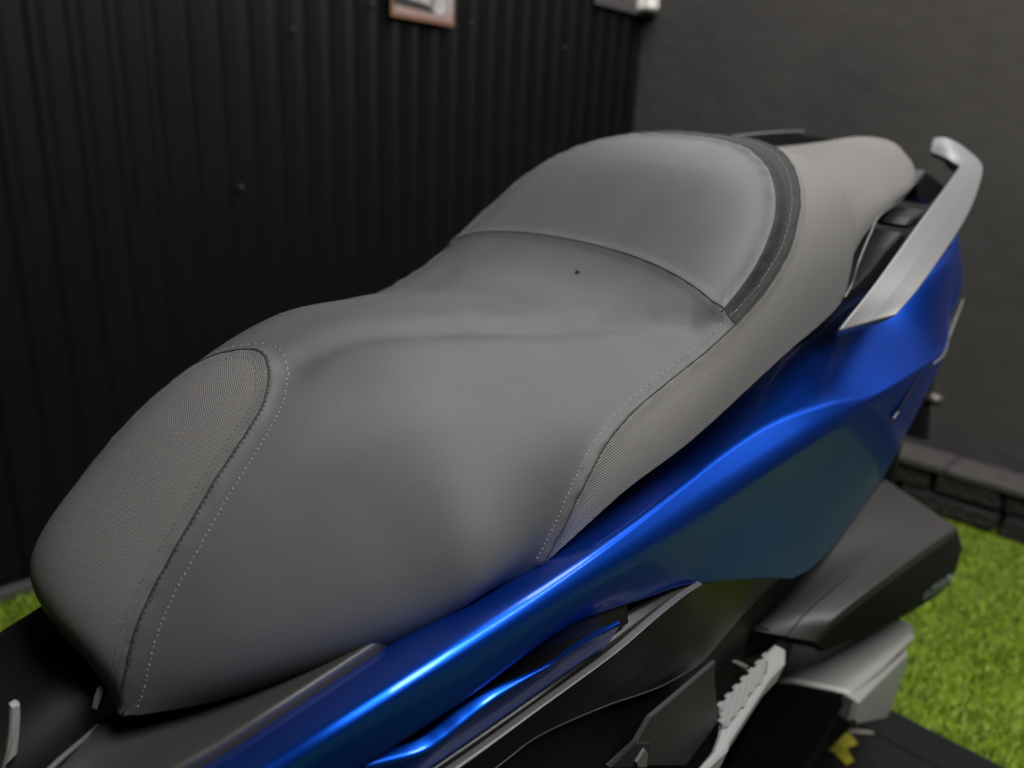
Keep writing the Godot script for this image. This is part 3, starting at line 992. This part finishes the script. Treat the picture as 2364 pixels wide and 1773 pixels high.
	# black tail tray under the rear of the seat, brackets, mudguard, indicator
	var tray_out := moved(bt, Vector3(0.004, -0.006, 0)).slice(9)
	var tray_in := PackedVector3Array()
	for q in tray_out:
		tray_in.append(Vector3(0, q.y + 0.025, q.z))
	var tray := loft([moved(tray_out, Vector3(0, -0.05, 0)), tray_out, tray_in], 60, [0.01], 5)
	part("tail_tray", join([tray, mirrored(tray)]), M.black_soft, bike)
	part("rail_bracket", slab(rowpts([[0.6303, 0.163, 0.8284], [0.6764, 0.163, 0.8237], [0.7167, 0.163, 0.8491], [0.7468, 0.163, 0.8719], [0.727, 0.163, 0.8759], [0.6928, 0.163, 0.8611], [0.6655, 0.163, 0.8444]]), Vector3(-0.03, 0, 0), 0.002), M.black_plastic, bike)
	part("rail_bracket", slab(rowpts([[0.7419, 0.16, 0.8822], [0.7569, 0.16, 0.8883], [0.7921, 0.16, 0.8955], [0.8174, 0.16, 0.8877], [0.7765, 0.16, 0.8799], [0.7513, 0.16, 0.878]]), Vector3(-0.03, 0, 0), 0.002), M.black_plastic, bike)
	part("rail_bracket", mirrored(slab(rowpts([[0.7419, 0.16, 0.8822], [0.7569, 0.16, 0.8883], [0.7921, 0.16, 0.8955], [0.8174, 0.16, 0.8877], [0.7765, 0.16, 0.8799], [0.7513, 0.16, 0.878]]), Vector3(-0.05, -0.02, -0.05), 0.002)), M.black_soft, bike)
	part("rail_bracket", slab(rowpts([[0.9608, 0.09, 0.9128], [0.987, 0.09, 0.9292], [1.0825, 0.09, 0.9082], [1.0332, 0.09, 0.8854], [0.9803, 0.09, 0.8942]]), Vector3(-0.03, 0, 0), 0.002), M.black_plastic, bike)
	part("rail_bracket", slab(rowpts([[0.8553, -0.13, 0.9385], [0.9058, -0.13, 0.9515], [1.0759, -0.13, 0.9609], [1.1864, -0.13, 0.9594], [1.2301, -0.13, 0.9521], [1.0412, -0.13, 0.9219]]), Vector3(-0.03, -0.03, 0), 0.002), M.black_soft, bike)
	part("rail_edge", tube(resample(rowpts([[0.8742, -0.131, 0.9479], [0.9583, -0.131, 0.9554], [1.0268, -0.131, 0.9603], [1.094, -0.131, 0.9639]]), 24), 0.0022, 8), M.trim_grey, bike)
	part("mudguard", slab(rowpts([[1.17, 0.106, 0.6105], [1.17, 0.1109, 0.6216], [1.17, 0.1197, 0.6243], [1.17, 0.1251, 0.5798], [1.17, 0.1361, 0.5319], [1.17, 0.1179, 0.5308], [1.17, 0.1005, 0.529], [1.17, 0.1014, 0.4836], [1.17, 0.1046, 0.445], [1.17, 0.0865, 0.4423], [1.17, 0.0912, 0.5257]]), Vector3(0, 0, 0.02), 0.003), M.black_soft, bike)
	part("mudguard_stay", tube(PackedVector3Array([B([0.98, 0.05, 0.66]), B([1.10, 0.06, 0.64]), B([1.18, 0.075, 0.60])]), 0.016, 10), M.black_soft, bike)
	part("indicator_stalk", tube(PackedVector3Array([B([1.165, 0.08, 0.585]), B([[1.16, 0.129, 0.5962]][0])]), 0.006, 8), M.black_soft, bike)
	var bulb := SphereMesh.new()
	bulb.radius = 0.014
	bulb.height = 0.02
	part("indicator", bulb, M.amber, bike).position = B([[1.16, 0.129, 0.5962]][0])
	# under-seat shell, tunnel
	var g0 := PackedVector3Array()
	var g1 := PackedVector3Array()
	var g2 := PackedVector3Array()
	for k in 12:
		var f := k / 11.0
		g0.append(B([lerpf(0.004, 0.18, f), 0.038, lerpf(0.617, 0.635, f)]))
		g1.append(B([lerpf(-0.045, 0.17, f), lerpf(0.077, 0.09, f), lerpf(0.622, 0.645, f)]))
	g2 = resample(moved(bt, Vector3(-0.018, -0.006, 0)).slice(0, 6), 12)
	var shell := part("under_seat_panel", loft([moved(g0, Vector3(-0.003, -0.03, 0)), g0, g1, g2, moved(g2, Vector3(0.004, -0.03, 0))], 60, [0.004, 0.03, 0.005], 6), M.grey_plastic, bike)
	var e0 := PackedVector3Array([g0[0], g1[0], g2[0]])
	part("panel_glint", tube(resample(moved(e0, Vector3(0, -0.0012, 0.0005)), 24), 0.0016, 6), M.trim_grey, shell)  # grey tube paints the glint on the front rim of the panel
	var core := []
	for k in 30:
		var f := k / 29.0
		var s := lerpf(0.03, 1.10, f)
		var w := 0.10 - 0.04 * f
		var h := lerpf(0.60, 0.80, smoothstep(0.2, 0.75, f))
		core.append(PackedVector3Array([B([s, w, 0.30 + 0.3 * f]), B([s, w, h]), B([s, 0, h + 0.004]), B([s, -w, h]), B([s, -w, 0.30 + 0.3 * f])]))
	part("light_block", grid_mesh(core), M.black_soft, bike)  # black core added to block light under the seat
	var tun := []
	for k in 24:
		var f := k / 23.0
		var s := lerpf(0.06, -0.45, f)
		var h := 0.655 - 0.10 * f - 0.35 * f * f
		var w := 0.030 + 0.05 * f
		tun.append(rounded(PackedVector3Array([B([s, w + 0.05, h - 0.35]), B([s, w + 0.004, h - 0.02]), B([s, w - 0.02, h]), B([s, -0.05, h + 0.002]), B([s, -0.12, h - 0.04]), B([s, -0.15, h - 0.35])]), [0.05, 0.01, 0.02, 0.04], 5))
	var tunnel := part("front_tunnel", grid_mesh(tun), M.black_plastic, bike)
	part("tunnel_trim", slab(rowpts([[-0.0339, 0.036, 0.6497], [-0.0314, 0.036, 0.6505], [-0.0298, 0.036, 0.6487], [-0.0305, 0.036, 0.6412], [-0.0327, 0.036, 0.6279], [-0.0347, 0.036, 0.6187], [-0.0402, 0.036, 0.6149], [-0.042, 0.036, 0.6124], [-0.0395, 0.036, 0.6205], [-0.0368, 0.036, 0.632]]), Vector3(-0.004, 0, 0), 0.001), M.pale_trim, tunnel)
	part("tunnel_tab", slab(rowpts([[0.0033, 0.05, 0.6509], [0.0051, 0.05, 0.6457], [0.0014, 0.05, 0.6367], [-0.0008, 0.05, 0.6392], [0.0009, 0.05, 0.6456]]), Vector3(-0.002, 0, -0.003), 0.0004), M.trim_grey, tunnel)

func foot_studs(peg: Node3D) -> void:   # grip pyramids on the peg's pad
	var pad := rowpts([[0.568, 0.1837, 0.462], [0.5607, 0.1911, 0.462], [0.5464, 0.1969, 0.462], [0.4498, 0.2089, 0.462], [0.4461, 0.2058, 0.462], [0.4611, 0.1935, 0.462], [0.4677, 0.19, 0.462]])
	var base := slab(pad, Vector3(0, -0.004, 0), 0.0006)
	part("grip_pad", base, M.trim_grey, peg)
	var flat := PackedVector2Array()
	for p in pad:
		flat.append(Vector2(p.x, p.z))
	var dir := (Vector2(pad[0].x, pad[0].z) - Vector2(pad[6].x, pad[6].z)).normalized()
	var off := Vector2(-dir.y, dir.x)
	var c := Vector2(pad[0].x, pad[0].z)
	var st := SurfaceTool.new()
	st.begin(Mesh.PRIMITIVE_TRIANGLES)
	var pitch := 0.0082
	for i in range(-2, 26):
		for j in range(-8, 9):
			var q := c - dir * (i * pitch) + off * ((j + 0.5 * (i % 2)) * pitch * 0.62)
			if not Geometry2D.is_point_in_polygon(q, flat):
				continue
			var o := Vector3(q.x, pad[0].y, q.y)
			var dx := Vector3(dir.x, 0, dir.y) * pitch * 0.46
			var dz := Vector3(off.x, 0, off.y) * pitch * 0.30
			var tip := o + Vector3(0, 0.0042, 0)
			var cs := [o + dx + dz, o + dx - dz, o - dx - dz, o - dx + dz]
			for k in 4:
				var a: Vector3 = cs[k]
				var b: Vector3 = cs[(k + 1) % 4]
				var n := (b - a).cross(tip - a).normalized()
				if n.y < 0:
					n = -n
				face(st, a, b, tip, n)
	stuff(part("grip_studs", st.commit(), M.metal, peg))

func emblem(air: Node3D) -> void:
	var q := rowpts([[0.9533, 0.222, 0.3922], [1.0705, 0.232, 0.3767], [1.0831, 0.232, 0.352], [0.9731, 0.222, 0.3693]])
	var ex := (q[1] - q[0]).normalized()
	var up := (q[0] - q[3]).normalized()
	var n := ex.cross(up).normalized()
	if n.x < 0:
		n = -n
	var lift := n * 0.004
	var plate := PackedVector3Array([q[0] + lift, q[1] + lift, q[2] + lift, q[3] + lift])
	var badge := part("badge", slab(plate, -n * 0.003, 0.0006), M.navy, air)
	var w := (q[1] - q[0]).length()
	var hgt := (q[0] - q[3]).length()
	var tm := TextMesh.new()
	tm.text = "eSP+"
	var f := SystemFont.new()
	f.font_names = PackedStringArray(["Droid Sans"])
	f.font_weight = 700
	f.font_italic = true
	tm.font = f
	tm.font_size = 32
	tm.pixel_size = hgt * 0.9 / 32.0
	tm.depth = 0.0008
	var o := part("badge_lettering", tm, M.teal_print, badge)
	var y := n.cross(ex)
	if y.dot(up) < 0:
		y = -y
	o.transform = Transform3D(Basis(ex * (1.0 if ex.cross(y).dot(n) > 0 else -1.0), y, n), (q[0] + q[1] + q[2] + q[3]) / 4.0 + lift + n * 0.0005)
	o.scale = Vector3(minf(1.6, w / (hgt * 2.3)), 1, 1)
	var tri := PackedVector3Array([q[1] + lift * 1.15, q[1].lerp(q[0], 0.16) + lift * 1.15, q[1].lerp(q[2], 0.75) + lift * 1.15])
	part("badge_corner", slab(tri, -n * 0.001, 0.0002), M.pale_trim, badge)

func grab_rail() -> ArrayMesh:
	var ri := eased(resample(rowpts([[0.5526, 0.187, 0.8061], [0.5745, 0.19, 0.8256], [0.6163, 0.188, 0.8453], [0.726, 0.175, 0.8859], [0.8606, 0.152, 0.9159], [0.9941, 0.124, 0.9382], [1.0369, 0.112, 0.9382], [1.0548, 0.098, 0.9415], [1.0683, 0.085, 0.9446], [1.0806, 0.06, 0.9502]]), 80), 40)
	var ro := eased(resample(rowpts([[0.6125, 0.215, 0.8209], [0.6377, 0.215, 0.8301], [0.6711, 0.213, 0.8413], [0.786, 0.197, 0.8702], [0.908, 0.176, 0.8936], [1.0462, 0.142, 0.9351], [1.0987, 0.122, 0.9458], [1.1083, 0.095, 0.9628], [1.0983, 0.07, 0.9765], [1.1047, 0.052, 0.9718]]), 80), 40)
	var g := []
	var n_prev := Vector3.UP
	for k in 80:
		var t := (ri[mini(k + 1, 79)] + ro[mini(k + 1, 79)] - ri[maxi(k - 1, 0)] - ro[maxi(k - 1, 0)]).normalized()
		ro[k] = ro[k].lerp(ri[k], 0.07)
		var w := ro[k] - ri[k]
		var n := w.cross(t).normalized()
		if n.dot(n_prev) < 0:
			n = -n
		n_prev = n
		var d := n * 0.014
		var m := (ri[k] + ro[k]) * 0.5 + n * 0.0006
		var sec := PackedVector3Array([m, ro[k], ro[k] - d - w * 0.06, (ri[k] + ro[k]) * 0.5 - d * 1.1, ri[k] - d + w * 0.10, ri[k], m])
		g.append(rounded(sec, [0.0035, 0.003, 0.01, 0.003, 0.0035], 4))
	for e in [0, g.size() - 1]:
		var c := Vector3.ZERO
		var ring: PackedVector3Array = g[e]
		for p in ring:
			c += p / ring.size()
		var inner := PackedVector3Array()
		var mid := PackedVector3Array()
		var push: Vector3 = (g[0][0] - g[1][0]).normalized() * 0.0012 if e == 0 else (g[g.size() - 1][0] - g[g.size() - 2][0]).normalized() * 0.0012
		for p in ring:
			inner.append(c + push)
			mid.append(p.lerp(c, 0.12) + push)
		if e == 0:
			g.push_front(mid)
			g.push_front(inner)
			break
	var ring2: PackedVector3Array = g[g.size() - 1]
	var c2 := Vector3.ZERO
	for p in ring2:
		c2 += p / ring2.size()
	var mid2 := PackedVector3Array()
	var inner2 := PackedVector3Array()
	var push2: Vector3 = (g[g.size() - 1][0] - g[g.size() - 2][0]).normalized() * 0.0012
	for p in ring2:
		mid2.append(p.lerp(c2, 0.12) + push2)
		inner2.append(c2 + push2)
	g.append(mid2)
	g.append(inner2)
	return grid_mesh(g)

# ---------------------------------------------------------------- the bay
const CORNER := Vector3(0.3805, 0, -2.8246)

func build_bay() -> void:
	var dl := Vector3(-0.6896, 0, 0.7242)    # from the corner along the corrugated wall
	var dr := Vector3(0.7242, 0, 0.6896)    # from the corner along the plastered wall
	var gm := PlaneMesh.new()
	gm.size = Vector2(14, 14)
	var g := part("ground", gm, M.turf, self)
	g.set_meta("kind", "structure")
	g.set_meta("label", "flat ground under green artificial turf")
	# corrugated wall, in three overlapping sheets
	var cw := thing("corrugated_wall", "black corrugated metal wall with upright ribs behind the seat", "wall", CORNER)
	var frame := Basis(-dl, Vector3.UP, dr)   # x back towards the corner, z out into the bay
	cw.basis = frame
	var ribs := [0.036, 0.10, 0.167, 0.232, 0.297, 0.36]
	for k in 3:
		var a0 := -0.05 + k * 1.02
		var gr := []
		var prof := PackedVector2Array()
		var pitch := 0.0685
		var n := int(round(1.05 / pitch))
		for i in n:
			var x := i * pitch
			prof.append(Vector2(x, 0.0))
			prof.append(Vector2(x + 0.026, 0.0))
			prof.append(Vector2(x + 0.031, 0.001))
			prof.append(Vector2(x + 0.040, 0.006))
			prof.append(Vector2(x + 0.045, 0.0072))
			prof.append(Vector2(x + 0.050, 0.0072))
			prof.append(Vector2(x + 0.055, 0.006))
			prof.append(Vector2(x + 0.064, 0.001))
		for q in prof:
			var col := PackedVector3Array()
			for y in [0.0, 0.4, 0.8, 1.2, 1.6, 2.0, 2.5]:
				col.append(Vector3(-(a0 + q.x), y, q.y + 0.0015 * (k % 2) - 0.012))
			gr.append(col)
		part("sheet", grid_mesh(gr), M.sheet_black, cw)
	var back := BoxMesh.new()
	back.size = Vector3(3.4, 2.5, 0.08)
	part("backing", back, M.black_soft, cw).position = Vector3(-1.6, 1.25, -0.065)
	for q in [[1.11, 1.232], [0.784, 1.231], [0.396, 1.212], [1.469, 0.808], [1.323, 1.15]]:
		var s := SphereMesh.new()
		s.radius = 0.006
		s.height = 0.009
		s.radial_segments = 12
		s.rings = 6
		part("screw", s, M.screw, cw).position = Vector3(-q[0], q[1], 0.006)
	part("sill", block(Vector3(3.2, 0.022, 0.03), 0.003), M.coping, cw).position = Vector3(-1.62, 0.011, 0.022)
	# lighter strip painting light caught by the sheet, above the frame's edge
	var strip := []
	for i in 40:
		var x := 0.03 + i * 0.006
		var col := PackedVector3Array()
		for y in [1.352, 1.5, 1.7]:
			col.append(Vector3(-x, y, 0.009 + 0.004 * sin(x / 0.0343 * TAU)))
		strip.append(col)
	part("sheet_catchlight", grid_mesh(strip), M.caught_light_grey, cw)
	# plastered wall with a plinth of rough blocks
	var pw := thing("plastered_wall", "dark grey plastered wall on a plinth of rough blocks at the right", "wall", CORNER)
	pw.basis = Basis(dr, Vector3.UP, dl)       # z out into the bay
	var pm := []
	for i in 60:
		var col := PackedVector3Array()
		for j in 50:
			col.append(Vector3(i * 0.05, 0.12 + j * 0.05, rng.randf_range(-0.0012, 0.0012)))
		pm.append(col)
	part("plaster", grid_mesh(pm), M.plaster, pw)
	var wall_back := BoxMesh.new()
	wall_back.size = Vector3(3.0, 2.5, 0.1)
	part("wall_core", wall_back, M.stone, pw).position = Vector3(1.5, 1.25, -0.06)
	var x := 0.0
	while x < 2.6:
		var w := rng.randf_range(0.34, 0.46)
		part("coping_stone", block(Vector3(w - 0.003, 0.028, 0.125), 0.006, 0.002), M.coping, pw).position = Vector3(x + w / 2, 0.138, 0.052)
		x += w
	for course in 2:
		x = -0.1 * course
		while x < 2.6:
			var w := rng.randf_range(0.16, 0.27)
			part("block", block(Vector3(w - 0.010, 0.055, 0.10), 0.007, 0.005), M.stone, pw).position = Vector3(x + w / 2, 0.031 + course * 0.063, 0.050 + rng.randf_range(-0.006, 0.004))
			x += w
	# fittings on the walls
	var box := thing("white_conduit_box", "white plastic conduit box high in the corner of the two walls", "box", CORNER + dr * 0.034 + dl * 0.028 + Vector3(0, 1.36, 0))
	box.basis = Basis(dr, Vector3.UP, dl)
	part("cover", block(Vector3(0.062, 0.4, 0.05), 0.008), M.white_plastic, box).position = Vector3(0, 0.2, 0)
	part("box_shadow", block(Vector3(0.05, 0.018, 0.04), 0.004), M.black_soft, box).position = Vector3(0, -0.008, -0.003)  # black block stands for the dark shadow under the box
	var sign := thing("tin_sign", "small rust-edged tin picture sign hung on the corrugated wall", "sign", CORNER + dl * 0.953 + dr * 0.010 + Vector3(0, 1.212, 0))
	sign.basis = frame
	part("plate", block(Vector3(0.205, 0.15, 0.003), 0.001), M.rust, sign).position = Vector3(0, 0.075, 0)
	var quad := block(Vector3(0.186, 0.132, 0.0012), 0.0004)
	var pic := QuadMesh.new()
	pic.size = Vector2(0.190, 0.136)
	part("picture", pic, M.picture, sign).position = Vector3(0, 0.078, 0.0026)
	# mat under the scooter
	var matt := thing("rubber_mat", "black rubber floor mat under the scooter, with yellow print", "mat", Vector3(-0.274, 0.0, -0.391))
	var a := deg_to_rad(44.07)
	matt.basis = Basis(Vector3(cos(a), 0, sin(a)), Vector3.UP, Vector3(-sin(a), 0, cos(a)))
	part("sheet", block(Vector3(1.4, 0.012, 2.2), 0.004), M.mat_rubber, matt).position = Vector3(0.28, 0.012, -0.092)
	for e in [[Vector3(0.28, 0.0195, -1.115), Vector3(1.36, 0.004, 0.02)], [Vector3(0.93, 0.0195, -0.1), Vector3(0.02, 0.004, 2.02)], [Vector3(-0.37, 0.0195, -0.1), Vector3(0.02, 0.004, 2.02)]]:
		part("raised_edge", block(e[1], 0.0015), M.mat_rubber, matt).position = e[0]
	for d in [[M.yellow, [[1.075, 0.165], [1.06, 0.185], [1.035, 0.176], [1.018, 0.195], [1.0, 0.19], [1.012, 0.163], [0.995, 0.135], [1.005, 0.128], [1.03, 0.152], [1.055, 0.150]]], [M.pale_stroke, [[1.077, 0.168], [1.115, 0.205], [1.118, 0.201], [1.08, 0.160]]]]:
		var poly := PackedVector3Array()
		for q in d[1]:
			poly.append(Vector3(q[1], 0.0195, -q[0]))
		part("print", slab(poly, Vector3(0, -0.0012, 0), 0.0003), d[0], matt)  # yellow shape and a thin pale stroke lying on the mat
	grass(dl, dr)

func picture_image() -> ImageTexture:   # worn print: pale ground, a dark road band, round pale and reddish shapes
	var w := 190
	var h := 136
	var im := Image.create(w, h, false, Image.FORMAT_RGBA8)
	var n := FastNoiseLite.new()
	n.seed = 5
	n.frequency = 0.03
	for y in h:
		for x in w:
			var c := Color(0.42, 0.40, 0.41)
			var d := Vector2(x - 146, y - 100).length()
			if y > 94 + x * 0.10 and y < 118 + x * 0.04 and x < 128:
				c = Color(0.035, 0.035, 0.03)
			elif y > 112:
				c = Color(0.36, 0.25, 0.22)
			if d < 30 and d > 24:
				c = Color(0.20, 0.17, 0.17)
			elif d < 24:
				c = Color(0.45, 0.43, 0.44)
			if Vector2(x - 140, y - 78).length() < 9:
				c = Color(0.42, 0.14, 0.15)
			if absf(x - 112 - (y - 60) * 0.3) < 6 and y > 50 and y < 104:
				c = Color(0.14, 0.10, 0.09)
			if Vector2(x - 75, (y - 78) * 1.5).length() < 22:
				c = Color(0.13, 0.11, 0.10)
			c = c * (0.9 + 0.25 * n.get_noise_2d(x, y))
			im.set_pixel(x, y, Color(c.r, c.g, c.b, 1).linear_to_srgb())
	return ImageTexture.create_from_image(im)

func grass(dl: Vector3, dr: Vector3) -> void:
	var st := SurfaceTool.new()
	st.begin(Mesh.PRIMITIVE_TRIANGLES)
	var pts := [[-0.0014, 0.0, 0.0], [0.0014, 0.0, 0.0], [-0.0012, 0.008, 0.0015], [0.0012, 0.008, 0.0015], [0.0, 0.017, 0.006]]
	for t in [[0, 1, 2], [1, 3, 2], [2, 3, 4]]:
		var a := Vector3(pts[t[0]][0], pts[t[0]][1], pts[t[0]][2])
		var b := Vector3(pts[t[1]][0], pts[t[1]][1], pts[t[1]][2])
		var c := Vector3(pts[t[2]][0], pts[t[2]][1], pts[t[2]][2])
		face(st, a, b, c, Vector3(0, 0.6, 0.8))
	var mm := MultiMesh.new()
	mm.transform_format = MultiMesh.TRANSFORM_3D
	mm.use_colors = true
	mm.mesh = st.commit()
	var n := FastNoiseLite.new()
	n.seed = 11
	n.frequency = 9.0
	var list := []
	var a44 := deg_to_rad(44.07)
	while list.size() < 330000:
		var u := rng.randf_range(0.02, 2.9)
		var w := rng.randf_range(0.12, 2.3)
		var p := CORNER + dl * w + dr * u
		var rel := p - Vector3(-0.274, 0, -0.391)
		var s := rel.x * sin(a44) - rel.z * cos(a44)
		var l := rel.x * cos(a44) + rel.z * sin(a44)
		if s < 1.185 and s > -1.3 and l > -0.42 and l < 0.98:
			continue
		list.append(p)
	mm.instance_count = list.size()
	for i in list.size():
		var p: Vector3 = list[i]
		var k := n.get_noise_2d(p.x, p.z)
		var b := Basis(Vector3.UP, rng.randf() * TAU) * Basis(Vector3.RIGHT, rng.randf_range(-0.5, 0.6))
		b = b.scaled(Vector3.ONE * rng.randf_range(0.4, 0.75) * (1.0 + 0.3 * k))
		mm.set_instance_transform(i, Transform3D(b, p))
		var dry := rng.randf()
		var c := Color(0.175, 0.285, 0.016).lerp(Color(0.29, 0.37, 0.02), dry * 0.6) * (0.9 + 0.25 * k + rng.randf_range(-0.2, 0.2))
		mm.set_instance_color(i, Color(c.r, c.g, c.b, 1))
	var o := MultiMeshInstance3D.new()
	o.name = "grass"
	o.multimesh = mm
	o.material_override = M.blade
	add_child(o)
	o.set_meta("kind", "stuff")
	o.set_meta("label", "short green artificial turf blades covering the floor")
	o.set_meta("category", "grass")

func crumbs() -> void:   # two specks that lie on the cover
	for c in [[Vector2(6.82, 0.04), 0.0011, M.rubber, "tiny dark crumb lying on the rider cover before the cross seam"], [Vector2(3.95, -0.245), 0.0006, M.trim_grey, "tiny pale crumb on the far edge of the rider cover"]]:
		var at: Transform3D = bike.transform * surf(c[0])
		var o := part("crumb", block(Vector3(1.5, 0.9, 1.2) * 2.0 * c[1], c[1] * 0.4, c[1] * 0.3), c[2], self)
		o.position = at.origin + Vector3(0, c[1] * 0.6, 0)
		o.set_meta("label", c[3])
		o.set_meta("category", "crumb")

func _ready() -> void:
	set_up()
	rng.seed = 7
	make_materials()
	M.rust = grained(mat(Color(0.30, 0.15, 0.09), 0.6), noise_tex(0.05, 0.5, 1.0, 256, 4), 8.0)
	M.picture = mat(Color(1, 1, 1), 0.45)
	M.picture.albedo_texture = picture_image()
	lamps()
	build_bay()
	build_scooter()
	crumbs()
